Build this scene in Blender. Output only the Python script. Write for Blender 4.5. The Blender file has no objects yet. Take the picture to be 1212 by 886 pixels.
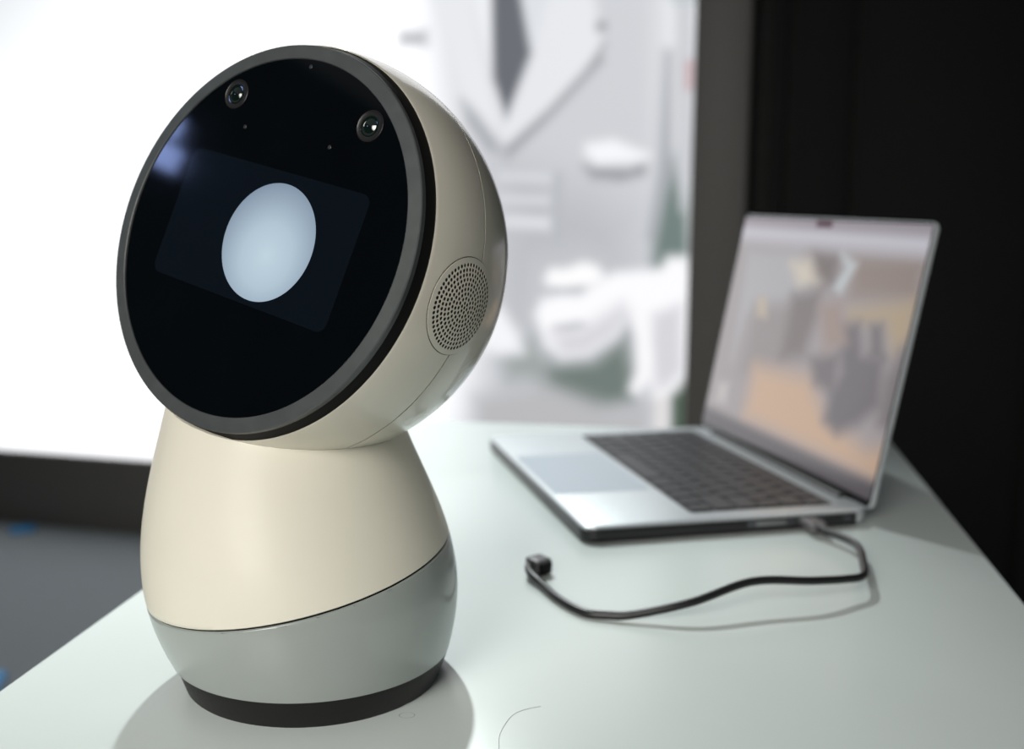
import bpy, bmesh, math, random
import numpy as np
from mathutils import Vector, Matrix
from mathutils.geometry import delaunay_2d_cdt

random.seed(7)
SC = bpy.context.scene
COL = SC.collection
PI = math.pi
TZ = 0.75                                   # height of the table top above the floor

# ------------------------------------------------------------------ camera
CAM_H = TZ + 0.2397
cam_data = bpy.data.cameras.new('camera')
cam = bpy.data.objects.new('camera', cam_data)
COL.objects.link(cam)
cam_data.sensor_fit = 'HORIZONTAL'
cam_data.sensor_width = 36.0
cam_data.lens = 1331.8 / 1212 * 36.0
cam_data.clip_start = 0.02
cam_data.dof.use_dof = True
cam_data.dof.focus_distance = 0.50
cam_data.dof.aperture_fstop = 5.6
cam.matrix_world = (Matrix.Translation((0, 0, CAM_H)) @ Matrix.Rotation(PI / 2 - 0.1563, 4, 'X')
                    @ Matrix.Rotation(0.0046, 4, 'Z'))
SC.camera = cam

# ------------------------------------------------------------------ world, lights, exposure
world = bpy.data.worlds.new('world')
SC.world = world
world.use_nodes = True
bg = world.node_tree.nodes['Background']
bg.inputs['Color'].default_value = (0.90, 0.95, 1.0, 1)
bg.inputs['Strength'].default_value = 0.09
SC.view_settings.view_transform = 'Standard'
SC.view_settings.look = 'None'
SC.view_settings.exposure = 0.0
SC.view_settings.gamma = 1.0
SC.view_settings.use_curve_mapping = False


def aim(o, target):
    d = Vector(target) - o.location
    o.rotation_euler = d.to_track_quat('-Z', 'Y').to_euler()


def spot(name, loc, target, power, color, angle, radius, blend=0.6):
    l = bpy.data.lights.new(name, 'SPOT')
    l.energy = power
    l.color = color
    l.spot_size = math.radians(angle)
    l.spot_blend = blend
    l.shadow_soft_size = radius
    o = bpy.data.objects.new(name, l)
    COL.objects.link(o)
    o.location = loc
    aim(o, target)
    return o


def area(name, loc, target, power, color, sx, sy):
    l = bpy.data.lights.new(name, 'AREA')
    l.shape = 'RECTANGLE'
    l.size = sx
    l.size_y = sy
    l.energy = power
    l.color = color
    o = bpy.data.objects.new(name, l)
    COL.objects.link(o)
    o.location = loc
    aim(o, target)
    return o


# ceiling spot behind the table, and the warm hall lighting from the visitors' side
spot('ceiling_spot', (-0.325, 2.0, TZ + 1.56), (-0.24, 0.98, TZ), 172, (0.93, 1.0, 0.99), 40, 0.035, 1.0)
hall = area('hall_ceiling_light', (-1.45, -2.10, TZ + 1.45), (-0.32, 0.55, TZ + 0.14), 11.5, (1.0, 0.968, 0.91), 2.0, 1.5)
hall.data.spread = math.radians(50)


# ------------------------------------------------------------------ materials
def lin(c):
    out = []
    for v in c:
        v = v / 255.0
        out.append(v / 12.92 if v <= 0.04045 else ((v + 0.055) / 1.055) ** 2.4)
    return tuple(out)


MATS = {}


def mat(name, color, rough=0.5, metal=0.0, var=0.05, scale=40.0, bump=0.0, coat=0.0, rvar=0.06, spec=0.5,
        emit=None, estr=0.0):
    """principled material whose colour and roughness are broken up by procedural noise"""
    if name in MATS:
        return MATS[name]
    m = bpy.data.materials.new(name)
    m.use_nodes = True
    nt = m.node_tree
    b = nt.nodes['Principled BSDF']
    tc = nt.nodes.new('ShaderNodeTexCoord')
    nz = nt.nodes.new('ShaderNodeTexNoise')
    nz.inputs['Scale'].default_value = scale
    nz.inputs['Detail'].default_value = 4
    nt.links.new(tc.outputs['Object'], nz.inputs['Vector'])
    cr = nt.nodes.new('ShaderNodeValToRGB')
    cr.color_ramp.elements[0].position = 0.3
    cr.color_ramp.elements[1].position = 0.7
    lo = [max(0, c * (1 - var)) for c in color]
    hi = [min(1, c * (1 + var)) for c in color]
    cr.color_ramp.elements[0].color = (*lo, 1)
    cr.color_ramp.elements[1].color = (*hi, 1)
    nt.links.new(nz.outputs['Fac'], cr.inputs['Fac'])
    nt.links.new(cr.outputs['Color'], b.inputs['Base Color'])
    mr = nt.nodes.new('ShaderNodeMapRange')
    mr.inputs['To Min'].default_value = max(0.0, rough - rvar)
    mr.inputs['To Max'].default_value = min(1.0, rough + rvar)
    nt.links.new(nz.outputs['Fac'], mr.inputs['Value'])
    nt.links.new(mr.outputs['Result'], b.inputs['Roughness'])
    b.inputs['Metallic'].default_value = metal
    b.inputs['Specular IOR Level'].default_value = spec
    b.inputs['Coat Weight'].default_value = coat
    b.inputs['Coat Roughness'].default_value = 0.06
    if emit:
        b.inputs['Emission Color'].default_value = (*emit, 1)
        b.inputs['Emission Strength'].default_value = estr
    if bump:
        bp = nt.nodes.new('ShaderNodeBump')
        bp.inputs['Strength'].default_value = bump
        bp.inputs['Distance'].default_value = 0.002
        nt.links.new(nz.outputs['Fac'], bp.inputs['Height'])
        nt.links.new(bp.outputs['Normal'], b.inputs['Normal'])
    MATS[name] = m
    return m


def print_mat(name, strength, gloss=False, rough=0.3):
    """backlit print / screen: emission read from the printed colour attribute"""
    m = bpy.data.materials.new(name)
    m.use_nodes = True
    nt = m.node_tree
    b = nt.nodes['Principled BSDF']
    at = nt.nodes.new('ShaderNodeAttribute')
    at.attribute_name = 'print'
    nt.links.new(at.outputs['Color'], b.inputs['Emission Color'])
    b.inputs['Emission Strength'].default_value = strength
    b.inputs['Base Color'].default_value = (0.02, 0.02, 0.02, 1)
    b.inputs['Roughness'].default_value = rough
    b.inputs['Specular IOR Level'].default_value = 0.5 if gloss else 0.1
    return m


M_CREAM = mat('cream_plastic', lin((233, 229, 213)), 0.48, var=0.012, scale=25, coat=0.05, rvar=0.01, spec=0.35)
M_LOWER = mat('grey_white_plastic', lin((160, 167, 163)), 0.30, var=0.012, scale=25, coat=0.4, rvar=0.01)
M_SHELL = mat('head_plastic', lin((222, 217, 202)), 0.22, var=0.012, scale=25, coat=0.4, rvar=0.01)
M_RUBBER = mat('black_rubber', (0.006, 0.0055, 0.0055), 0.5, var=0.2, scale=400, spec=0.35)
M_GROOVE = mat('black_groove', (0.002, 0.002, 0.002), 0.6, spec=0.2)
M_BEZEL = mat('grey_bezel', (0.068, 0.076, 0.077), 0.36, var=0.08, scale=120)
M_GLASS = mat('black_glass', (0.002, 0.003, 0.004), 0.05, var=0.1, rvar=0.01, spec=0.5)
M_DISPLAY = mat('dim_display', (0.003, 0.005, 0.008), 0.06, rvar=0.01, emit=(0.30, 0.55, 0.85), estr=0.0035)
M_LENSRING = mat('lens_ring', (0.02, 0.019, 0.019), 0.35, metal=0.3)
M_LENS = mat('lens_glass', (0.004, 0.010, 0.008), 0.03, rvar=0.01, coat=1.0, spec=1.0)
M_SENSOR = mat('sensor_window', (0.03, 0.03, 0.032), 0.3)
M_TABLE = mat('white_laminate', lin((214, 222, 219)), 0.25, var=0.015, scale=6, rvar=0.04)
M_EDGE = mat('laminate_edge', lin((120, 112, 100)), 0.5)
M_LEG = mat('white_leg', lin((205, 210, 208)), 0.4)
M_ALU = mat('aluminium', lin((200, 205, 208)), 0.34, metal=0.55, var=0.02, scale=300)
M_ALUD = mat('dark_aluminium', lin((92, 94, 98)), 0.38, metal=0.85, var=0.03, scale=300)
M_KEYBED = mat('black_keybed', (0.012, 0.011, 0.012), 0.45)
M_KEY = mat('black_key', (0.018, 0.017, 0.019), 0.42, var=0.2, scale=200)
M_CASE = mat('black_case', (0.012, 0.011, 0.012), 0.35, var=0.1)
M_PAD = mat('trackpad_glass', lin((188, 198, 206)), 0.28, metal=0.5, var=0.005, rvar=0.0)
M_PORT = mat('port_dark', (0.01, 0.01, 0.01), 0.4)
M_PORTM = mat('port_metal', lin((150, 150, 150)), 0.35, metal=0.8)
M_BLACKGL = mat('bezel_glass', (0.004, 0.004, 0.004), 0.12, rvar=0.02)
M_CORD = mat('black_cord', (0.007, 0.0065, 0.007), 0.38, var=0.15, scale=300)
M_PLUG = mat('plug_grey', (0.11, 0.105, 0.11), 0.34, var=0.1)
M_STEEL = mat('plug_steel', (0.45, 0.45, 0.46), 0.3, metal=0.9)
M_FLOOR = mat('grey_carpet', lin((140, 147, 150)), 0.95, var=0.22, scale=260, bump=0.6, spec=0.1)
M_FRAME = mat('charcoal_frame', lin((90, 88, 85)), 0.55, var=0.08, scale=90)
M_WALL = mat('black_wall', lin((40, 41, 41)), 0.7, var=0.08, scale=12)
M_PANEL = mat('black_wall_panel', lin((20, 21, 21)), 0.7, var=0.08, scale=12, spec=0.15)
M_BLUE = mat('blue_plastic', lin((40, 150, 215)), 0.5)
M_HAIR = mat('dark_hair', (0.09, 0.08, 0.075), 0.5)
M_MARK = mat('faint_mark', lin((165, 170, 168)), 0.5)


# ------------------------------------------------------------------ mesh helpers
def tag(o, label=None, cat=None, group=None, kind=None):
    if label:
        o['label'] = label
    if cat:
        o['category'] = cat
    if group:
        o['group'] = group
    if kind:
        o['kind'] = kind
    return o


def thing(name, loc, label, cat, rot=None):
    o = bpy.data.objects.new(name, None)
    o.empty_display_size = 0.05
    COL.objects.link(o)
    o.location = loc
    if rot is not None:
        o.rotation_euler = (0, 0, rot)
    return tag(o, label, cat)


def link_mesh(name, me, m, parent=None, mw=None):
    if m is not None and not me.materials:
        me.materials.append(m)
    o = bpy.data.objects.new(name, me)
    COL.objects.link(o)
    if parent is not None:
        o.parent = parent
    if mw is not None:
        o.matrix_basis = mw
    return o


def mesh(name, verts, faces, m, parent=None, mw=None, smooth=True, sharp=35):
    me = bpy.data.meshes.new(name)
    me.from_pydata([tuple(map(float, v)) for v in verts], [], faces)
    me.validate()
    bm = bmesh.new()
    bm.from_mesh(me)
    bmesh.ops.recalc_face_normals(bm, faces=bm.faces)
    bm.to_mesh(me)
    bm.free()
    if smooth:
        me.shade_smooth()
        me.set_sharp_from_angle(angle=math.radians(sharp))
    return link_mesh(name, me, m, parent, mw)


def from_bm(name, bm, m, parent=None, mw=None, smooth=True, sharp=35):
    bmesh.ops.recalc_face_normals(bm, faces=bm.faces)
    me = bpy.data.meshes.new(name)
    bm.to_mesh(me)
    bm.free()
    if smooth:
        me.shade_smooth()
        me.set_sharp_from_angle(angle=math.radians(sharp))
    return link_mesh(name, me, m, parent, mw)


def lathe(profile, seg=128):
    """closed or open profile of (r, z) revolved about z; r=0 ends become poles"""
    verts, faces, rings = [], [], []
    for r, z in profile:
        if r < 1e-9:
            verts.append((0, 0, z))
            rings.append([len(verts) - 1])
        else:
            st = len(verts)
            for i in range(seg):
                a = 2 * PI * i / seg
                verts.append((r * math.cos(a), r * math.sin(a), z))
            rings.append(list(range(st, st + seg)))
    for a, b in zip(rings[:-1], rings[1:]):
        for i in range(seg):
            j = (i + 1) % seg
            if len(a) == 1 and len(b) == 1:
                continue
            if len(a) == 1:
                faces.append((a[0], b[i], b[j]))
            elif len(b) == 1:
                faces.append((a[i], b[0], a[j]))
            else:
                faces.append((a[i], b[i], b[j], a[j]))
    return verts, faces


def rbox(x0, x1, y0, y1, z0, z1, bev=0.0, seg=2, corner=0.0, cseg=5):
    """box as a bmesh; corner rounds the vertical edges, bev all the remaining ones"""
    bm = bmesh.new()
    bmesh.ops.create_cube(bm, size=1)
    for v in bm.verts:
        v.co = Vector((x0 + (v.co.x + 0.5) * (x1 - x0), y0 + (v.co.y + 0.5) * (y1 - y0), z0 + (v.co.z + 0.5) * (z1 - z0)))
    if corner:
        es = [e for e in bm.edges if abs(e.verts[0].co.z - e.verts[1].co.z) > 1e-6]
        bmesh.ops.bevel(bm, geom=es, offset=corner, segments=cseg, affect='EDGES', profile=0.5)
    if bev:
        es = [e for e in bm.edges if len(e.link_faces) == 2 and e.calc_face_angle(0) > 0.6]
        bmesh.ops.bevel(bm, geom=es, offset=bev, segments=seg, affect='EDGES', profile=0.5)
    return bm


def tube(pts, rad, seg=14, sub=8):
    """smooth Catmull-Rom tube through pts (each maybe with its own radius)"""
    P = [Vector(p) for p in pts]
    R = rad if isinstance(rad, (list, tuple)) else [rad] * len(P)
    Q, RR = [], []
    for i in range(len(P) - 1):
        p0, p1, p2, p3 = P[max(0, i - 1)], P[i], P[i + 1], P[min(len(P) - 1, i + 2)]
        for k in range(sub):
            t = k / sub
            Q.append(0.5 * ((2 * p1) + (p2 - p0) * t + (2 * p0 - 5 * p1 + 4 * p2 - p3) * t * t
                            + (3 * p1 - p0 - 3 * p2 + p3) * t ** 3))
            RR.append(R[i] * (1 - t) + R[i + 1] * t)
    Q.append(P[-1])
    RR.append(R[-1])
    verts, faces = [], []
    T = (Q[1] - Q[0]).normalized()
    N = T.orthogonal().normalized()
    for i, q in enumerate(Q):
        t2 = (Q[min(i + 1, len(Q) - 1)] - Q[max(i - 1, 0)]).normalized()
        N = (T.rotation_difference(t2) @ N).normalized()
        T = t2
        B = T.cross(N)
        for k in range(seg):
            a = 2 * PI * k / seg
            verts.append(q + (N * math.cos(a) + B * math.sin(a)) * RR[i])
    n = len(Q)
    for i in range(n - 1):
        for k in range(seg):
            j = (k + 1) % seg
            faces.append((i * seg + k, i * seg + j, (i + 1) * seg + j, (i + 1) * seg + k))
    faces.append(tuple(range(seg - 1, -1, -1)))
    faces.append(tuple((n - 1) * seg + k for k in range(seg)))
    return verts, faces


def poly_mask(X, Y, poly, soft):
    """1 inside the polygon, 0 outside, eased over the softness"""
    pts = np.array(poly, float)
    n = len(pts)
    d = np.full(X.shape, 1e9)
    inside = np.zeros(X.shape, bool)
    for i in range(n):
        ax, ay = pts[i]
        bx, by = pts[(i + 1) % n]
        ex, ey = bx - ax, by - ay
        t = np.clip(((X - ax) * ex + (Y - ay) * ey) / (ex * ex + ey * ey + 1e-12), 0, 1)
        d = np.minimum(d, np.hypot(X - ax - t * ex, Y - ay - t * ey))
        if abs(ey) > 1e-12:
            c = ((ay > Y) != (by > Y)) & (X < ex * (Y - ay) / ey + ax)
            inside ^= c
    s = np.where(inside, d, -d)
    t = np.clip(s / soft * 0.5 + 0.5, 0, 1)
    return t * t * (3 - 2 * t)


def printed_sheet(name, x0, x1, y0, y1, nx, ny, base, layers, m, parent, mw, to_uv=None, glow=1.0, soft_k=1.35):
    xs = np.linspace(x0, x1, nx)
    ys = np.linspace(y0, y1, ny)
    X, Y = np.meshgrid(xs, ys)
    img = np.zeros(X.shape + (3,))
    U, V = (X, Y) if to_uv is None else to_uv(X, Y)
    img[:] = np.array(lin(base)) * glow             # the unprinted ground of a backlit sheet passes most light
    for col, soft, poly in layers:
        k = poly_mask(U, V, poly, soft * soft_k)[..., None]
        img = img * (1 - k) + np.array(lin(col)) * k
    verts = np.stack([X, Y, np.zeros_like(X)], -1).reshape(-1, 3)
    idx = np.arange(nx * ny).reshape(ny, nx)
    faces = np.stack([idx[:-1, :-1], idx[:-1, 1:], idx[1:, 1:], idx[1:, :-1]], -1).reshape(-1, 4)
    me = bpy.data.meshes.new(name)
    me.from_pydata(verts.tolist(), [], faces.tolist())
    at = me.color_attributes.new('print', 'FLOAT_COLOR', 'POINT')
    rgba = np.ones((nx * ny, 4), np.float32)
    rgba[:, :3] = img.reshape(-1, 3)
    at.data.foreach_set('color', rgba.ravel())
    return link_mesh(name, me, m, parent, mw)


# ------------------------------------------------------------------ the setting
floor = from_bm('floor', rbox(-3.4, 5, -4, 4.5, -0.05, 0.0), M_FLOOR, smooth=False)
tag(floor, 'dark grey carpet floor of the exhibition hall', kind='structure')
wall = from_bm('wall_back', rbox(-3.3, 5, 4.1, 4.2, 0.0, 3.0), M_WALL, smooth=False)
tag(wall, 'black wall behind the backlit poster', kind='structure')
wall_l = from_bm('wall_left', rbox(-3.4, -3.3, -4, 4.2, 0.0, 3.0), M_WALL, smooth=False)
tag(wall_l, 'dark side wall of the hall', kind='structure')
# ------------------------------------------------------------------ backlit poster
LB = Vector((-1.572, 3.347, 0))
ldir = Vector((0.9649, -0.2626, 0)).normalized()
LANG = math.atan2(ldir.y, ldir.x)
lightbox = thing('lightbox', LB, 'tall backlit poster showing a uniform jacket, tie and white-gloved hand', 'poster', LANG)
POSTER = [
    ((216, 222, 226), 0.26, [(-3, 1.40), (0.1, 1.40), (0.5, 1.75), (0.6, 3), (-3, 3)]),  # upper left: weaker backlight there is put into the sheet's colour
    ((206, 208, 213), 0.098, [(1.389, 1.608), (2.06, 1.574), (2.095, 0.10), (1.40, 0.10), (1.50, 0.60), (1.432, 1.168)]),  # jacket
    ((186, 188, 193), 0.0871, [(1.613, 1.06), (1.834, 0.997), (1.921, 0.935), (1.935, 0.787), (1.815, 0.827), (1.704, 0.804), (1.672, 0.627), (1.615, 0.536), (1.591, 0.845)]),  # shade_mid
    ((230, 232, 236), 0.0152, [(1.672, 1.514), (1.826, 1.507), (1.858, 1.342), (1.613, 1.107), (1.586, 1.145), (1.674, 1.341)]),  # lapel_r
    ((233, 235, 239), 0.0196, [(1.4, 1.526), (1.512, 1.521), (1.595, 1.166), (1.582, 1.12), (1.489, 1.231)]),  # lapel_l
    ((150, 152, 158), 0.0152, [(1.858, 1.366), (1.854, 1.322), (1.701, 1.169), (1.613, 1.09), (1.606, 1.115), (1.723, 1.21), (1.808, 1.297)]),  # lapel_edge
    ((165, 168, 173), 0.0174, [(1.489, 1.235), (1.523, 1.205), (1.586, 1.128), (1.595, 1.099), (1.557, 1.112), (1.505, 1.178)]),  # lapel_edge2
    ((238, 240, 244), 0.0131, [(1.505, 1.521), (1.579, 1.518), (1.577, 1.282), (1.597, 1.187)]),  # shirt_l
    ((222, 225, 230), 0.0131, [(1.633, 1.516), (1.724, 1.512), (1.674, 1.335), (1.606, 1.177), (1.613, 1.229)]),  # shirt_r
    ((104, 107, 114), 0.0109, [(1.568, 1.518), (1.638, 1.515), (1.671, 1.347), (1.608, 1.191), (1.572, 1.288)]),  # tie
    ((150, 152, 158), 0.0109, [(1.838, 1.417), (1.861, 1.416), (1.861, 1.396), (1.838, 1.397)]),  # button
    ((160, 163, 168), 0.0196, [(1.323, 1.408), (1.392, 1.406), (1.392, 1.378), (1.322, 1.38)]),  # button2
    ((150, 152, 158), 0.0152, [(1.811, 1.068), (1.929, 1.06), (1.971, 1.088), (1.965, 1.047), (1.908, 1.031), (1.833, 1.039)]),  # pocket_shadow
    ((246, 247, 250), 0.0152, [(1.815, 1.122), (1.885, 1.132), (1.981, 1.094), (1.971, 1.08), (1.914, 1.076), (1.844, 1.072), (1.815, 1.097)]),  # pocket
    ((220, 222, 227), 0.0131, [(1.591, 1.05), (1.724, 1.045), (1.725, 1.031), (1.591, 1.035)]),  # stripe
    ((220, 222, 227), 0.0131, [(1.591, 0.992), (1.721, 0.988), (1.721, 0.973), (1.591, 0.977)]),  # stripe2
    ((222, 224, 229), 0.0131, [(1.596, 0.943), (1.725, 0.939), (1.726, 0.907), (1.596, 0.914)]),  # stripe3
    ((184, 187, 192), 0.0131, [(1.735, 1.05), (1.755, 1.05), (1.753, 0.88), (1.737, 0.88)]),  # vshade
    ((112, 128, 124), 0.0196, [(2.025, 1.08), (2.067, 1.12), (2.088, 0.829), (1.988, 0.805), (1.99, 0.894), (2.008, 0.998)]),  # sleeve_gap
    ((165, 168, 174), 0.0196, [(2.008, 1.342), (2.028, 1.341), (2.036, 1.059), (2.009, 0.988), (1.994, 0.894), (1.981, 0.894), (1.998, 1.06)]),  # sleeve_gap2
    ((203, 205, 210), 0.0131, [(2.028, 1.499), (2.077, 1.496), (2.09, 1.059), (2.059, 0.957), (2.04, 1.08)]),  # sleeve
    ((190, 200, 202), 0.0131, [(1.992, 1.5), (2.083, 1.496), (2.084, 1.455), (2.034, 1.453)]),  # shoulder_top
    ((196, 160, 165), 0.0109, [(2.06, 1.317), (2.078, 1.316), (2.076, 1.251), (2.061, 1.251)]),  # pink
    ((112, 124, 119), 0.0327, [(1.688, 0.557), (1.841, 0.579), (1.927, 0.648), (1.955, 0.551), (1.952, 0.463), (1.843, 0.435), (1.719, 0.485)]),  # under_hand
    ((186, 186, 189), 0.0348, [(1.522, 0.463), (1.707, 0.506), (1.887, 0.449), (1.996, 0.466), (1.998, 0.10), (1.522, 0.10)]),  # lower
    ((160, 166, 166), 0.0305, [(1.597, 0.569), (1.683, 0.628), (1.718, 0.563), (1.707, 0.518), (1.615, 0.513)]),  # left_under
    ((70, 88, 72), 0.0131, [(2.044, 0.523), (2.09, 0.557), (2.095, 0.10), (2.052, 0.10)]),  # green
    ((226, 222, 222), 0.0087, [(2.007, 0.521), (2.037, 0.522), (2.037, 0.10), (2.007, 0.10)]),  # post
    ((245, 246, 249), 0.0196, [(1.523, 0.733), (1.596, 0.702), (1.642, 0.637), (1.656, 0.587), (1.592, 0.58), (1.522, 0.599)]),  # hand_left
    ((254, 254, 255), 0.0131, [(1.711, 0.782), (1.727, 0.808), (1.767, 0.809), (1.815, 0.827), (1.85, 0.817), (1.872, 0.786), (1.838, 0.768), (1.758, 0.759), (1.723, 0.765)]),  # finger
    ((172, 173, 178), 0.0109, [(1.732, 0.752), (1.816, 0.761), (1.812, 0.746), (1.736, 0.739)]),  # finger_gap
    ((252, 252, 255), 0.0152, [(1.687, 0.69), (1.705, 0.727), (1.75, 0.742), (1.807, 0.743), (1.851, 0.777), (1.898, 0.803), (2.013, 0.814), (2.029, 0.844), (2.081, 0.845), (2.082, 0.812), (2.09, 0.557), (2.059, 0.506), (2.006, 0.488), (1.981, 0.552), (1.952, 0.681), (1.934, 0.702), (1.901, 0.64), (1.829, 0.589), (1.76, 0.578), (1.717, 0.611)]),  # hand
    ((214, 214, 219), 0.0261, [(1.728, 0.638), (1.817, 0.659), (1.915, 0.723), (1.937, 0.698), (1.897, 0.636), (1.827, 0.589), (1.76, 0.58)]),  # palm_shade
    ((188, 189, 194), 0.0109, [(1.733, 0.66), (1.806, 0.674), (1.826, 0.664), (1.777, 0.649), (1.74, 0.65)]),  # finger_line
    ((214, 214, 219), 0.0196, [(1.995, 0.699), (2.066, 0.727), (2.075, 0.557), (2.038, 0.516), (2.008, 0.506), (1.988, 0.596)]),  # cuff_in
    ((250, 249, 252), 0.0131, [(1.934, 0.713), (1.969, 0.707), (1.997, 0.596), (1.99, 0.531), (1.961, 0.49), (1.939, 0.502), (1.955, 0.551), (1.953, 0.638)]),  # cuff_edge
]
# sheet local frame: x along the box, y up, facing the table
sheet_m = Matrix.Translation((0, 0.012, 0)) @ Matrix.Rotation(PI / 2, 4, 'X')
M_PRINT = print_mat('backlit_print', 1.0)
sh = printed_sheet('printed_sheet', -1.3, 2.082, 0.222, 2.45, 460, 280, (250, 251, 253), POSTER, M_PRINT, lightbox, sheet_m, glow=1.3)
tag(sh, 'backlit print, white ground with a figure in a pale uniform')
from_bm('plinth', rbox(-1.45, 2.215, -0.004, 0.16, 0.0, 0.2215, bev=0.003), M_FRAME, lightbox)
from_bm('frame_post', rbox(2.082, 2.215, -0.004, 0.16, 0.222, 2.60, bev=0.003), M_FRAME, lightbox)
from_bm('frame_post', rbox(-1.45, -1.30, -0.004, 0.16, 0.222, 2.60, bev=0.003), M_FRAME, lightbox)
from_bm('frame_top', rbox(-1.299, 2.081, -0.004, 0.16, 2.451, 2.60, bev=0.003), M_FRAME, lightbox)
from_bm('back_panel', rbox(-1.299, 2.081, 0.10, 0.16, 0.222, 2.45), M_FRAME, lightbox)

LM = Matrix.Translation(LB) @ Matrix.Rotation(LANG, 4, 'Z')
panelling = from_bm('wall_right', rbox(2.216, 5.2, 0.085, 0.16, 0.0, 3.0), M_GROOVE, mw=LM, smooth=False)
tag(panelling, 'black panelled wall beside the backlit poster', kind='structure')
for (xa, xb, yf) in ((2.262, 2.300, 0.058), (2.316, 2.452, 0.052), (2.468, 2.868, 0.046), (2.890, 3.55, 0.06), (3.57, 4.25, 0.06), (4.27, 5.18, 0.06)):
    from_bm('panel', rbox(xa, xb, yf, 0.088, 0.0, 3.0, bev=0.004), M_PANEL, panelling)

# ------------------------------------------------------------------ small blue things on the carpet
bs = from_bm('blue_scrap', rbox(-0.035, 0.035, -0.02, 0.02, 0, 0.012, bev=0.004, corner=0.012), M_BLUE,
             mw=Matrix.Translation((-1.455, 3.235, 0)) @ Matrix.Rotation(0.5, 4, 'Z'), smooth=True)
tag(bs, 'small blue scrap on the carpet at the foot of the backlit poster', 'scrap')
bs = from_bm('blue_mat', rbox(-0.25, 0.06, -0.16, 0.10, 0, 0.01, bev=0.003, corner=0.02), M_BLUE,
             mw=Matrix.Translation((-1.09, 2.12, 0)) @ Matrix.Rotation(0.2, 4, 'Z'), smooth=True)
tag(bs, 'bright blue flat mat on the carpet beside the white table', 'mat')

# ------------------------------------------------------------------ table
TYAW = -0.1547
TW, TD = 0.5323, 0.93
table = thing('table', (-0.1429, 1.2073, 0), 'white laminate table carrying the robot and the laptop', 'table', TYAW)
from_bm('tabletop', rbox(0, TW, -TD, 0, TZ - 0.0235, TZ, bev=0.0012), M_TABLE, table)
from_bm('edge_band', rbox(-0.0002, TW + 0.0002, -TD - 0.0002, 0.0002, TZ - 0.022, TZ - 0.003), M_EDGE, table, smooth=False)
for lx in (0.03, TW - 0.07):
    for ly in (-TD + 0.03, -0.07):
        from_bm('leg', rbox(lx, lx + 0.04, ly, ly + 0.04, 0, TZ - 0.0235, bev=0.003), M_LEG, table)
for ly in (-TD + 0.04, -0.06):
    from_bm('apron', rbox(0.07, TW - 0.07, ly, ly + 0.02, TZ - 0.085, TZ - 0.0236), M_LEG, table, smooth=False)

# ------------------------------------------------------------------ social robot
BX, BY = -0.1, 0.5453
robot = thing('robot', (BX, BY, TZ), 'glossy cream tabletop robot with a round black glass face and one glowing eye', 'robot')
bv = Vector((BX, BY, 0)).normalized()
E_R = Vector((bv.y, -bv.x, 0))                      # direction in which the body leans (negative side)
ZZ = [.0147, .0247, .0347, .0448, .0548, .0648, .0748, .0849, .0949, .1049, .1149, .125, .135, .145]
RZ = [.0692, .0727, .0752, .0767, .0772, .0767, .0752, .0730, .0702, .0670, .0636, .0604, .0576, .0557]
OZ = [-.0006, -.0018, -.0029, -.0038, -.0047, -.0058, -.0070, -.0082, -.0095, -.0106, -.0116, -.0122, -.0124, -.0119]
PR = np.polyfit(ZZ, RZ, 5)
PO = np.polyfit(ZZ, OZ, 4)


def body_centre(z):
    # the upper body leans to one side and a little backwards
    return E_R * float(np.polyval(PO, z)) + bv * (0.15 * max(0.0, z - 0.052))


def body_bm(z0, z1, inset=0.0, levels=56, seg=144):
    bm = bmesh.new()
    rings = []
    for i in range(levels + 1):
        z = z0 + (z1 - z0) * i / levels
        r = float(np.polyval(PR, z)) - inset
        c = body_centre(z)
        rings.append([bm.verts.new((c.x + r * math.cos(2 * PI * k / seg), c.y + r * math.sin(2 * PI * k / seg), z))
                      for k in range(seg)])
    for a, b in zip(rings[:-1], rings[1:]):
        for k in range(seg):
            j = (k + 1) % seg
            bm.faces.new((a[k], a[j], b[j], b[k]))
    bm.faces.new(rings[0][::-1])
    bm.faces.new(rings[-1])
    return bm


def cut(bm, point, normal, lip=0.0):
    """drop what lies on the normal's side and cap the cut with a small inward lip"""
    g = bmesh.ops.bisect_plane(bm, geom=bm.verts[:] + bm.edges[:] + bm.faces[:], plane_co=point, plane_no=normal,
                               clear_outer=True, dist=1e-6)
    es = [e for e in g['geom_cut'] if isinstance(e, bmesh.types.BMEdge)]
    r = bmesh.ops.edgeloop_fill(bm, edges=es)
    if lip:
        bmesh.ops.bevel(bm, geom=es, offset=lip, segments=2, affect='EDGES', profile=0.5)


SEAM_N = Vector((-0.1788, -0.0562, 1)).normalized()
SEAM_P = Vector((0, 0, 0.0596))
bm = body_bm(0.0147, 0.10)
cut(bm, SEAM_P - SEAM_N * 0.0005, SEAM_N, 0.0005)
tag(from_bm('lower_body', bm, M_LOWER, robot), 'pale grey-green lower shell')


HEAD_C = Vector((-0.0999 - BX, 0.5454 - BY, 0.2117))
HR = 0.0979


def body_point(a, z, inset=0.0):
    r = float(np.polyval(PR, z)) - inset
    c = body_centre(z)
    return Vector((c.x + r * math.cos(a), c.y + r * math.sin(a), z))


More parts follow.
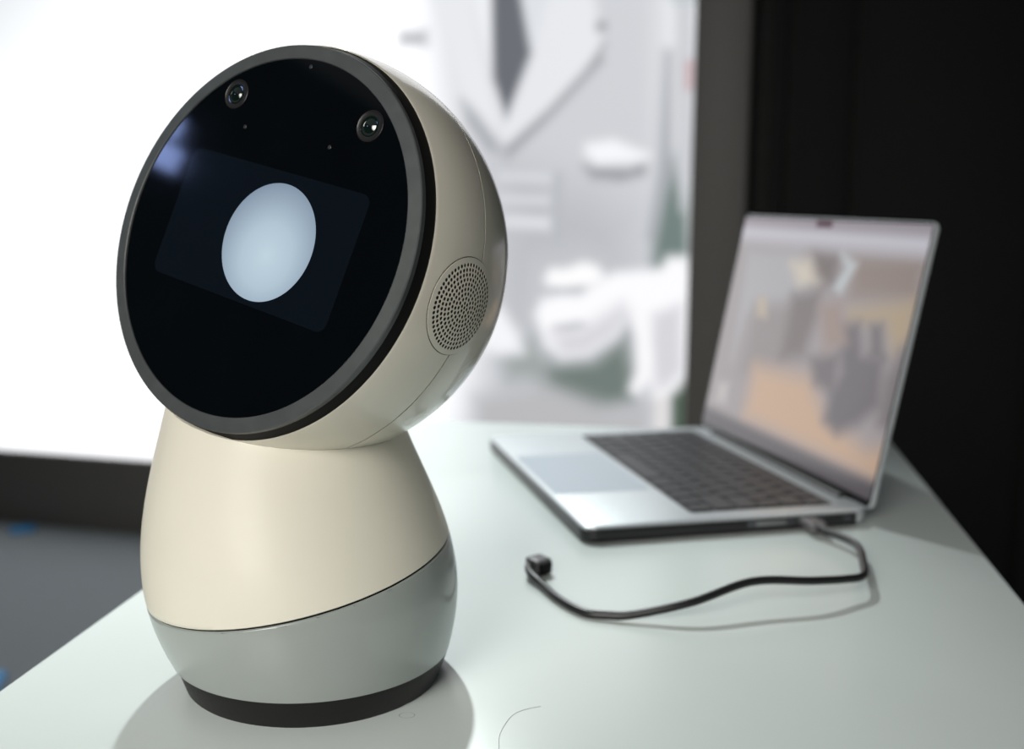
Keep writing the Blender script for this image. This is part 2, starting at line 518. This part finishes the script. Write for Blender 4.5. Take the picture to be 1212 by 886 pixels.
def torso_mesh(seg=144, levels=44):
    """from the slanted joint up to where each side of the torso meets the round head"""
    verts, faces = [], []
    for k in range(seg):
        a = 2 * PI * k / seg
        zs = 0.05
        for _ in range(12):                         # height of the joint on this side
            p = body_point(a, zs)
            zs = SEAM_P.z + 0.1788 * p.x + 0.0562 * p.y + 0.0005
        zt = 0.110
        while zt < 0.150 and (body_point(a, zt) - HEAD_C).length > HR + 0.0002:
            zt += 0.0002
        col = [body_point(a, zs, 0.004), body_point(a, zs, 0.0005)]
        col += [body_point(a, zs + 0.0004 + (zt - zs - 0.0004) * i / levels) for i in range(levels + 1)]
        col += [body_point(a, zt + 0.0005, 0.004)]
        verts += col
    n = len(verts) // seg
    for k in range(seg):
        j = (k + 1) % seg
        for i in range(n - 1):
            faces.append((k * n + i, j * n + i, j * n + i + 1, k * n + i + 1))
    return verts, faces


v, f_ = torso_mesh()
mesh('torso', v, f_, M_CREAM, robot, sharp=50)
bm = body_bm(0.02, 0.12, inset=0.0012, levels=20, seg=96)
tag(from_bm('seam_gap', bm, M_GROOVE, robot), 'dark slanted joint between torso and lower shell')
v, f_ = lathe([(0, 0), (0.0630, 0), (0.0637, 0.0007), (0.0684, 0.0143), (0.0676, 0.0150), (0, 0.0150)], 144)
tag(mesh('base_ring', v, f_, M_RUBBER, robot), 'black tapered rubber foot')

# head frame: z out of the face, x towards the robot's left ear (speaker), rolled a little
FN = Vector((-0.4924, -0.8179, 0.2975)).normalized()
fr = Vector((0, 0, 1)).cross(FN).normalized()
fu = FN.cross(fr)
PHI = math.radians(-12.3)
HX = fr * math.cos(PHI) + fu * math.sin(PHI)
HY = FN.cross(HX)
HEAD_C = Vector((-0.0999 - BX, 0.5454 - BY, 0.2117))
HM = Matrix(((HX.x, HY.x, FN.x, HEAD_C.x), (HX.y, HY.y, FN.y, HEAD_C.y), (HX.z, HY.z, FN.z, HEAD_C.z), (0, 0, 0, 1)))
HR = 0.0979


def arc(n0, n1, k, R=HR):
    a0, a1 = math.asin(n0 / R), math.asin(max(-1, n1 / R))
    return [(R * math.cos(a0 + (a1 - a0) * i / k), R * math.sin(a0 + (a1 - a0) * i / k)) for i in range(k + 1)]


prof = [(0.0925, 0.0250), (0.0934, 0.0278), (0.0937, 0.0281)] + arc(0.0279, -0.0049, 24) + [(0.0965, -0.0051), (0.0930, -0.0051)]
v, f_ = lathe(prof, 192)
front = mesh('head_front_shell', v, f_, M_SHELL, robot, HM)
prof = [(0.0930, -0.0055), (0.0966, -0.0055)] + arc(-0.0058, -HR, 40)
prof[-1] = (0, -HR)
v, f_ = lathe(prof, 192)
mesh('head_back_shell', v, f_, M_SHELL, robot, HM)
v, f_ = lathe([(0.0895, 0.0335), (0.0907, 0.0330), (0.0912, 0.0310), (0.0933, 0.0276), (0.0935, 0.0240), (0.0955, -0.002), (0.0964, -0.0053), (0.0955, -0.009), (0.0, -0.009)], 160)
tag(mesh('head_groove', v, f_, M_GROOVE, robot, HM), 'black groove behind the face rim')
v, f_ = lathe([(0.0838, 0.0342), (0.0842, 0.0354), (0.0845, 0.0356), (0.0905, 0.0350), (0.0910, 0.0346), (0.0911, 0.0338),
               (0.0911, 0.0322), (0.0890, 0.0318)], 192)
tag(mesh('face_rim', v, f_, M_BEZEL, robot, HM, sharp=10), 'matt grey ring around the glass face')
v, f_ = lathe([(0.0, 0.0349), (0.0843, 0.0349), (0.0846, 0.0345), (0.0846, 0.0325), (0, 0.0325)], 192)
glass = mesh('face_glass', v, f_, M_GLASS, robot, HM)
tag(glass, 'round black glass face')
GZ = 0.0349
# dim rectangular display under the glass
bm = rbox(-0.0577, 0.0577, -0.0315, 0.0315, GZ - 0.0005, GZ + 0.00012, corner=0.005, cseg=6)
tag(from_bm('display', bm, M_DISPLAY, glass, sharp=30), 'faintly glowing rectangular display')


# the glowing eye: brightest below its middle, greyer blue towards its rim
def eye_mat():
    m = bpy.data.materials.new('glowing_eye')
    m.use_nodes = True
    nt = m.node_tree
    b = nt.nodes['Principled BSDF']
    b.inputs['Base Color'].default_value = (0.01, 0.012, 0.015, 1)
    b.inputs['Roughness'].default_value = 0.08
    tc = nt.nodes.new('ShaderNodeTexCoord')
    mp = nt.nodes.new('ShaderNodeMapping')
    mp.inputs['Location'].default_value = (-0.002, 0.006, 0)
    mp.inputs['Scale'].default_value = (1, 1, 0)
    ln = nt.nodes.new('ShaderNodeVectorMath')
    ln.operation = 'LENGTH'
    cr = nt.nodes.new('ShaderNodeValToRGB')
    mr = nt.nodes.new('ShaderNodeMapRange')
    mr.inputs['From Max'].default_value = 0.034
    cr.color_ramp.elements[0].color = (*lin((206, 228, 240)), 1)
    cr.color_ramp.elements[1].color = (*lin((138, 156, 176)), 1)
    e = cr.color_ramp.elements.new(0.45)
    e.color = (*lin((190, 211, 226)), 1)
    nt.links.new(tc.outputs['Object'], mp.inputs['Vector'])
    nt.links.new(mp.outputs['Vector'], ln.inputs[0])
    nt.links.new(ln.outputs['Value'], mr.inputs['Value'])
    nt.links.new(mr.outputs['Result'], cr.inputs['Fac'])
    nt.links.new(cr.outputs['Color'], b.inputs['Emission Color'])
    b.inputs['Emission Strength'].default_value = 0.84
    return m


v, f_ = lathe([(0, GZ + 0.0002), (0.0276, GZ + 0.0002), (0.0277, GZ + 0.0001), (0.0277, GZ - 0.0003), (0, GZ - 0.0003)], 96)
eye = mesh('eye', v, f_, eye_mat(), glass, Matrix.Translation((0.0085, -0.0014, 0)))
tag(eye, 'round pale blue glowing eye')

for sx in (-1, 1):
    lm_ = Matrix.Translation((0.043 * sx, 0.0607, GZ))
    v, f_ = lathe([(0.0050, 0.0002), (0.0066, 0.0002), (0.0070, 0.0004), (0.0073, 0.0002), (0.0073, -0.0004), (0.0050, -0.0004)], 48)
    ring = mesh('lens_ring', v, f_, M_LENSRING, glass, lm_)
    v, f_ = lathe([(0.0, 0.0009), (0.0012, 0.0008), (0.0024, 0.0005), (0.0034, 0.0001), (0.0040, 0.0003), (0.0050, 0.0002),
                   (0.0050, -0.0004), (0, -0.0004)], 40)
    mesh('camera_lens', v, f_, M_LENS, glass, lm_)
v, f_ = lathe([(0, 0.00015), (0.0009, 0.00015), (0.0010, 0.0001), (0.0010, -0.0002), (0, -0.0002)], 20)
for (dx, dy) in ((-0.0303, 0.0466), (0.0246, 0.0473), (-0.0029, 0.0808)):
    mesh('sensor', v, f_, M_SENSOR, glass, Matrix.Translation((dx, dy, GZ)))


# ---- speakers on both sides: perforated disc lying on the head's curvature
def grille(sx, parent):
    RO, NR, PITCH, HRAD = 0.0224, 9, 0.00209, 0.00090
    pts, loops = [], []

    def loop(cx, cy, r, k, ph=0.0):
        st = len(pts)
        for i in range(k):
            a = 2 * PI * i / k + ph
            pts.append(Vector((cx + r * math.cos(a), cy + r * math.sin(a))))
        loops.append(list(range(st, st + k)))
    loop(0, 0, RO - 0.0004, 96)
    holes = [(0.0, 0.0)]
    for k in range(1, NR + 1):
        n = 6 * k
        for i in range(n):
            a = 2 * PI * i / n + 0.37 * k
            holes.append((PITCH * k * math.cos(a), PITCH * k * math.sin(a)))
    for h_ in holes:
        loop(h_[0], h_[1], HRAD, 8)
    edges = []
    for lp in loops:
        edges += [(lp[i], lp[(i + 1) % len(lp)]) for i in range(len(lp))]
    vs, _, fs, *_r = delaunay_2d_cdt(pts, edges, [], 0, 1e-6)
    hs = np.array(holes)
    keep = []
    for fc in fs:
        c = sum((vs[i] for i in fc), Vector((0, 0))) / len(fc)
        d = np.hypot(hs[:, 0] - c.x, hs[:, 1] - c.y).min()
        if d > HRAD * 0.93 and c.length < RO:
            keep.append(tuple(fc))

    def lift(x, y, dr):
        q = Vector((x, y, math.sqrt(HR * HR - x * x - y * y))).normalized() * (HR + dr)
        return (q.z * sx, q.x * sx, q.y)           # disc axis along the head's x
    verts = [lift(p.x, p.y, 0.0004) for p in vs]
    o = mesh('speaker_grille', verts, keep, M_SHELL, parent, HM, sharp=60)
    bmg = bmesh.new()
    bmg.from_mesh(o.data)
    for e in bmg.edges:
        if e.is_boundary:
            e.smooth = False
    bmg.to_mesh(o.data)
    bmg.free()
    sol = o.modifiers.new('thick', 'SOLIDIFY')
    sol.thickness = 0.0003
    sol.offset = -1 if sx > 0 else -1
    tag(o, 'round perforated speaker grille')
    # dark felt behind the holes, and the fine joint around the disc
    vb, fb = [lift(0, 0, 0.00004)], []
    for j in range(1, 7):
        for i in range(64):
            a = 2 * PI * i / 64
            vb.append(lift(RO * j / 6 * math.cos(a), RO * j / 6 * math.sin(a), 0.00004))
    for i in range(64):
        fb.append((0, 1 + i, 1 + (i + 1) % 64))
    for j in range(5):
        for i in range(64):
            k = (i + 1) % 64
            fb.append((1 + j * 64 + i, 1 + (j + 1) * 64 + i, 1 + (j + 1) * 64 + k, 1 + j * 64 + k))
    mesh('speaker_felt', vb, fb, M_GROOVE, o)
    vr, fr_ = [], []
    for i in range(96):
        a = 2 * PI * i / 96
        for rr, dr in ((RO - 0.0005, 0.0001), (RO - 0.00005, 0.0001), (RO, -0.0003)):
            vr.append(lift(rr * math.cos(a), rr * math.sin(a), dr))
    for i in range(96):
        k = (i + 1) % 96
        for q in range(2):
            fr_.append((i * 3 + q, k * 3 + q, k * 3 + q + 1, i * 3 + q + 1))
    mesh('speaker_joint', vr, fr_, M_RUBBER, o)


grille(1, robot)
grille(-1, robot)

# ------------------------------------------------------------------ laptop
LYAW = 0.2355
LV = Vector((math.cos(LYAW), math.sin(LYAW), 0))       # from the front edge to the hinge
LU = Vector((-math.sin(LYAW), math.cos(LYAW), 0))      # from the user's right side to the left
LW, LD = 0.3126, 0.2212
# local frame: x from the user's left to the right, y from the front edge to the hinge
FRC = Vector((0.0514, 0.7586, 0))
FLC = FRC + LU * LW
laptop = thing('laptop', (FLC.x, FLC.y, TZ), 'open silver laptop showing a photo of a crowded room on its screen', 'laptop', LYAW - PI / 2)
BZ0, BZ1 = 0.0018, 0.0122
base = from_bm('base', rbox(0, LW, 0, LD, BZ0, BZ1, bev=0.0012, corner=0.011, cseg=8), M_ALU, laptop)
for fx in (0.03, LW - 0.03):
    for fy in (0.03, LD - 0.03):
        v, f_ = lathe([(0, 0), (0.008, 0), (0.009, 0.0006), (0.009, BZ0 + 0.0003), (0, BZ0 + 0.0003)], 24)
        mesh('rubber_foot', v, f_, M_RUBBER, laptop, Matrix.Translation((fx, fy, 0)))
KX0, KX1, KY0, KY1 = 0.0185, LW - 0.0185, 0.0865, 0.2015
keybed = from_bm('keyboard', rbox(KX0, KX1, KY0, KY1, BZ1 - 0.0008, BZ1 + 0.00015, corner=0.003, cseg=3), M_KEYBED, laptop, smooth=False)
tag(keybed, 'black keyboard')
from_bm('trackpad', rbox(LW / 2 - 0.066, LW / 2 + 0.066, 0.0035, 0.0815, BZ1 - 0.0006, BZ1 + 0.0002, corner=0.004, cseg=4), M_PAD, laptop,
        smooth=False)
key_cache = {}


def key(x, y, w, d):
    kk = (round(w, 4), round(d, 4))
    if kk not in key_cache:
        bm_ = rbox(-w / 2, w / 2, -d / 2, d / 2, 0, 0.0011, bev=0.0004, seg=1)
        bmesh.ops.recalc_face_normals(bm_, faces=bm_.faces)
        me = bpy.data.meshes.new('key')
        bm_.to_mesh(me)
        bm_.free()
        me.materials.append(M_KEY)
        key_cache[kk] = me
    link_mesh('key', key_cache[kk], None, keybed, Matrix.Translation((x, y, BZ1 + 0.00015)))


kw = KX1 - KX0 - 0.003
rows = [[1.5] + [1] * 12 + [1.0], [1] * 13 + [1.5], [1.5] + [1] * 12 + [1.0], [1.75] + [1] * 11 + [1.75],
        [2.25] + [1] * 10 + [2.25], [1, 1, 1, 1.25, 5, 1.25, 1, 1, 1, 1]]
for ri, row in enumerate(rows):
    pitch_y = (KY1 - KY0 - 0.003) / 6
    y = KY1 - 0.0015 - pitch_y * (ri + 0.5)
    x = KX0 + 0.0015
    tot = sum(row)
    for w in row:
        ww = kw * w / tot
        key(x + ww / 2, y, ww - 0.0028, pitch_y - 0.0026)
        x += ww
# black snap-on case around the underside, open at the sockets
case = from_bm('bottom_case', rbox(-0.0012, LW + 0.0012, -0.0012, LD - 0.004, 0.0010, 0.0104, bev=0.0011, corner=0.012, cseg=8), M_CASE, laptop)
tag(case, 'black snap-on case around the base')
from_bm('socket_opening', rbox(LW - 0.002, LW + 0.0014, 0.122, 0.206, 0.0042, 0.0101, bev=0.0008), M_ALUD, laptop)
# ports on the right-hand side: card slot, socket in use, video socket
from_bm('card_slot', rbox(LW - 0.002, LW + 0.0016, 0.1290, 0.1530, 0.0052, 0.0088, bev=0.0006), M_PORTM, laptop)
from_bm('usb_socket', rbox(LW - 0.002, LW + 0.0016, 0.1640, 0.1740, 0.0054, 0.0086, bev=0.0006), M_PORT, laptop)
from_bm('video_socket', rbox(LW - 0.002, LW + 0.0016, 0.1830, 0.1990, 0.0048, 0.0092, bev=0.0006), M_PORT, laptop)
v, f_ = lathe([(0, 0), (0.0042, 0), (0.0042, LW - 0.07), (0, LW - 0.07)], 20)
mesh('hinge', v, f_, M_KEYBED, laptop, Matrix.Translation((0.035, LD - 0.0035, BZ1 - 0.0012)) @ Matrix.Rotation(PI / 2, 4, 'Y'))
# lid: x to the right, y up the screen, z towards the user
LA = math.radians(101)
LH = 0.2165
lid_m = Matrix.Translation((0, LD - 0.001, BZ1 - 0.001)) @ Matrix.Rotation(PI - LA, 4, 'X')
lid = from_bm('lid', rbox(-0.004, LW + 0.001, 0, LH, -0.0040, 0, bev=0.0010, corner=0.0065, cseg=8), M_ALU, laptop, lid_m)
# (the vertical-edge rounding runs through the lid's thickness)
from_bm('screen_bezel', rbox(-0.0030, LW, 0.0012, LH - 0.0010, -0.0004, 0.0003, corner=0.0055, cseg=8), M_BLACKGL, lid, smooth=False)
SCREEN = [  # washed-out tones: the veil of reflections on the screen is painted into these colours
    ((178, 176, 180), 0.0237, [(0.051, 0.837), (0.384, 0.86), (0.504, 0.749), (0.475, 0.64), (0.15, 0.545), (0.109, 0.352)]),
    ((150, 142, 142), 0.0271, [(0.184, 0.6), (0.47, 0.654), (0.558, 0.443), (0.407, 0.365), (0.181, 0.299)]),
    ((118, 106, 104), 0.0203, [(0.468, 0.866), (0.612, 0.854), (0.62, 0.732), (0.504, 0.749)]),
    ((146, 130, 122), 0.0237, [(0.669, 0.851), (0.996, 0.874), (1.007, 0.726), (0.714, 0.701)]),
    ((215, 205, 188), 0.0203, [(0.353, 0.803), (0.457, 0.82), (0.523, 0.743), (0.429, 0.718)]),
    ((205, 212, 216), 0.0136, [(0.619, 0.862), (0.704, 0.826), (0.656, 0.719), (0.621, 0.729), (0.66, 0.808)]),
    ((180, 160, 132), 0.0203, [(0.717, 0.659), (1.005, 0.732), (1.012, 0.587), (0.956, 0.538), (0.89, 0.631), (0.722, 0.611)]),
    ((206, 172, 144), 0.0271, [(0.267, 0.351), (0.601, 0.371), (0.718, 0.248), (0.934, 0.188), (1.023, 0.217), (1.023, 0.107), (0.701, 0.113), (0.269, 0.122)]),
    ((122, 112, 112), 0.0203, [(0.401, 0.679), (0.556, 0.713), (0.568, 0.608), (0.534, 0.453), (0.414, 0.414), (0.41, 0.569)]),
    ((112, 104, 108), 0.0169, [(0.577, 0.447), (0.719, 0.497), (0.738, 0.339), (0.626, 0.355)]),
    ((106, 100, 106), 0.0169, [(0.689, 0.598), (0.782, 0.62), (0.826, 0.512), (0.922, 0.518), (0.953, 0.353), (0.878, 0.266), (0.789, 0.201), (0.714, 0.232), (0.716, 0.333), (0.744, 0.425)]),
    ((112, 106, 110), 0.0136, [(0.829, 0.621), (0.882, 0.63), (0.924, 0.511), (0.861, 0.498)]),
    ((120, 112, 114), 0.0169, [(0.978, 0.555), (1.013, 0.594), (1.024, 0.436), (1.021, 0.281), (0.955, 0.288), (0.943, 0.443)]),
    ((196, 190, 190), 0.0136, [(0.055, 0.228), (0.123, 0.235), (0.13, 0.151), (0.057, 0.141)]),
    ((196, 180, 160), 0.0136, [(0.197, 0.634), (0.245, 0.641), (0.275, 0.564), (0.216, 0.563)]),
    ((160, 140, 132), 0.0169, [(0.565, 0.652), (0.664, 0.68), (0.744, 0.537), (0.645, 0.49)]),
    ((84, 78, 84), 0.012, [(-0.1, -0.1), (1.1, -0.1), (1.1, 0.10), (-0.1, 0.10)]),
    ((206, 204, 214), 0.02, [(-0.1, 0.885), (1.1, 0.885), (1.1, 0.955), (-0.1, 0.955)]),
    ((150, 140, 150), 0.015, [(-0.1, 0.952), (1.1, 0.952), (1.1, 1.1), (-0.1, 1.1)]),
]
M_SCREEN = print_mat('laptop_screen', 0.74, True, 0.12)
sc = printed_sheet('screen', -0.0018, LW - 0.0012, 0.0070, LH - 0.0028, 170, 120, (164, 156, 158), SCREEN, M_SCREEN, lid,
                   Matrix.Translation((0, 0, 0.0006)), lambda X, Y: (X / LW, Y / 0.217), soft_k=2.5)
tag(sc, 'lit screen with a blurred photo of people in a room')
M_NOTCH = mat('notch', (0.10, 0.035, 0.06), 0.3)
from_bm('screen_notch', rbox(LW / 2 - 0.0150, LW / 2 + 0.0120, LH - 0.0090, LH - 0.0027, 0.0004, 0.0008, corner=0.0), M_NOTCH, lid, smooth=False)

# ------------------------------------------------------------------ cable


def atp(x, y, z):
    """a point whose place on the table plane, as measured, is (x, y), lifted to height z along the sight line"""
    k = 1 - z / 0.2397
    return Vector((x * k, y * k, TZ + z))


sock = FLC + LU * (-LW) + LV * 0.169                    # on the laptop's right side
out = -LU
plug_a = Vector((sock.x, sock.y, TZ + 0.0070))
pa2 = plug_a + out * 0.026
cord_pts = [pa2, atp(0.2420, 0.762, 0.0085), atp(0.2337, 0.7179, 0.0105), atp(0.2265, 0.6955, 0.012), atp(0.2130, 0.6890, 0.0135),
            atp(0.1905, 0.6856, 0.0165), atp(0.1525, 0.6835, 0.0185), atp(0.1093, 0.6468, 0.012), atp(0.0715, 0.6256, 0.0045),
            atp(0.0560, 0.6243, 0.0030), atp(0.0422, 0.6292, 0.0027), atp(0.0290, 0.6500, 0.0027), atp(0.0187, 0.6786, 0.0034),
            atp(0.0125, 0.6980, 0.0052), atp(0.0115, 0.7120, 0.0060), atp(0.0150, 0.7200, 0.0060)]
cable = thing('charging_cable', (0.0422, 0.6292, TZ), 'black cable plugged into the laptop, its other plug lying loose on the table', 'cable')


def rel(vs):
    o_ = Vector((0.0422, 0.6292, TZ))
    return [Vector(p) - o_ for p in vs]


v, f_ = tube(cord_pts, 0.0025, 16, 8)
mesh('cord', rel(v), f_, M_CORD, cable, sharp=80)


def plug(p, d, up, L=0.022, cap=False):
    """moulded USB plug at p pointing along d"""
    d = d.normalized()
    s = d.cross(up).normalized()
    u2 = s.cross(d)
    o_ = Vector((0.0422, 0.6292, TZ))
    q = p - o_
    mw = Matrix(((s.x, d.x, u2.x, q.x), (s.y, d.y, u2.y, q.y), (s.z, d.z, u2.z, q.z), (0, 0, 0, 1)))
    hh = 0.0050 if cap else 0.0030
    b_ = from_bm('plug', rbox(-0.0062, 0.0062, 0, L, -hh, hh, bev=0.0012, seg=3), M_PLUG, cable, mw)
    if cap:                                         # the loose plug ends in a black cap
        from_bm('plug_cap', rbox(-0.0048, 0.0048, L - 0.001, L + 0.0022, -0.0040, 0.0040, bev=0.001), M_GROOVE, b_)
        return
    v_, f2 = lathe([(0.0022, -0.010), (0.0027, -0.0095), (0.0030, 0.001), (0, 0.001)], 20)
    mesh('strain_relief', v_, f2, M_CORD, b_, Matrix.Rotation(-PI / 2, 4, 'X'))
    from_bm('metal_tip', rbox(-0.0041, 0.0041, L - 0.0005, L + 0.0064, -0.00115, 0.00115, bev=0.0009, seg=3), M_STEEL, b_)


plug(plug_a + out * 0.0215, -out, Vector((0, 0, 1)), 0.0205)
end = cord_pts[-1]
plug(end + Vector((-0.001, 0.001, -0.0002)), Vector((0.62, -0.75, -0.05)), Vector((0, 0, 1)), 0.0125, True)

# ------------------------------------------------------------------ stray hair and ring mark on the table
hp = [(-0.0052, 0.455), (-0.0050, 0.4640), (-0.0046, 0.4775), (0.0003, 0.4943), (0.0063, 0.5014), (0.0144, 0.5052)]
v, f_ = tube([(x, y, TZ + 0.00012) for x, y in hp], 0.00007, 6, 8)
tag(mesh('stray_hair', v, f_, M_HAIR), 'thin curved stray hair lying on the white table', 'hair')
v, f_ = lathe([(0.0034, 0.0), (0.0036, 0.00012), (0.0038, 0.0)], 40)
sm = mesh('ring_mark', v, f_, M_MARK, table, table.matrix_basis.inverted() @ Matrix.Translation((-0.0485, 0.4955, TZ)) @ Matrix.Diagonal((1, 0.8, 1, 1)))
tag(sm, 'small faint ring mark')

# ------------------------------------------------------------------ bluish lamp on the side wall (mirrored in the glass face)
M_BLUELIT = mat('blue_diffuser', (0.3, 0.35, 0.5), 0.5, emit=(0.34, 0.46, 0.92), estr=10.0)
lamp = thing('wall_lamp', (-3.3, 0.405, TZ + 1.68), 'bluish twin-panel lamp on the dark side wall', 'lamp')
from_bm('housing', rbox(0.0, 0.04, -0.16, 0.16, -0.10, 0.12, bev=0.005), M_FRAME, lamp)
from_bm('diffuser', rbox(0.035, 0.05, -0.14, 0.14, -0.085, 0.005, bev=0.004), M_BLUELIT, lamp)
from_bm('diffuser', rbox(0.035, 0.05, -0.10, 0.14, 0.025, 0.105, bev=0.004), M_BLUELIT, lamp)
SC.cycles.use_denoising = True
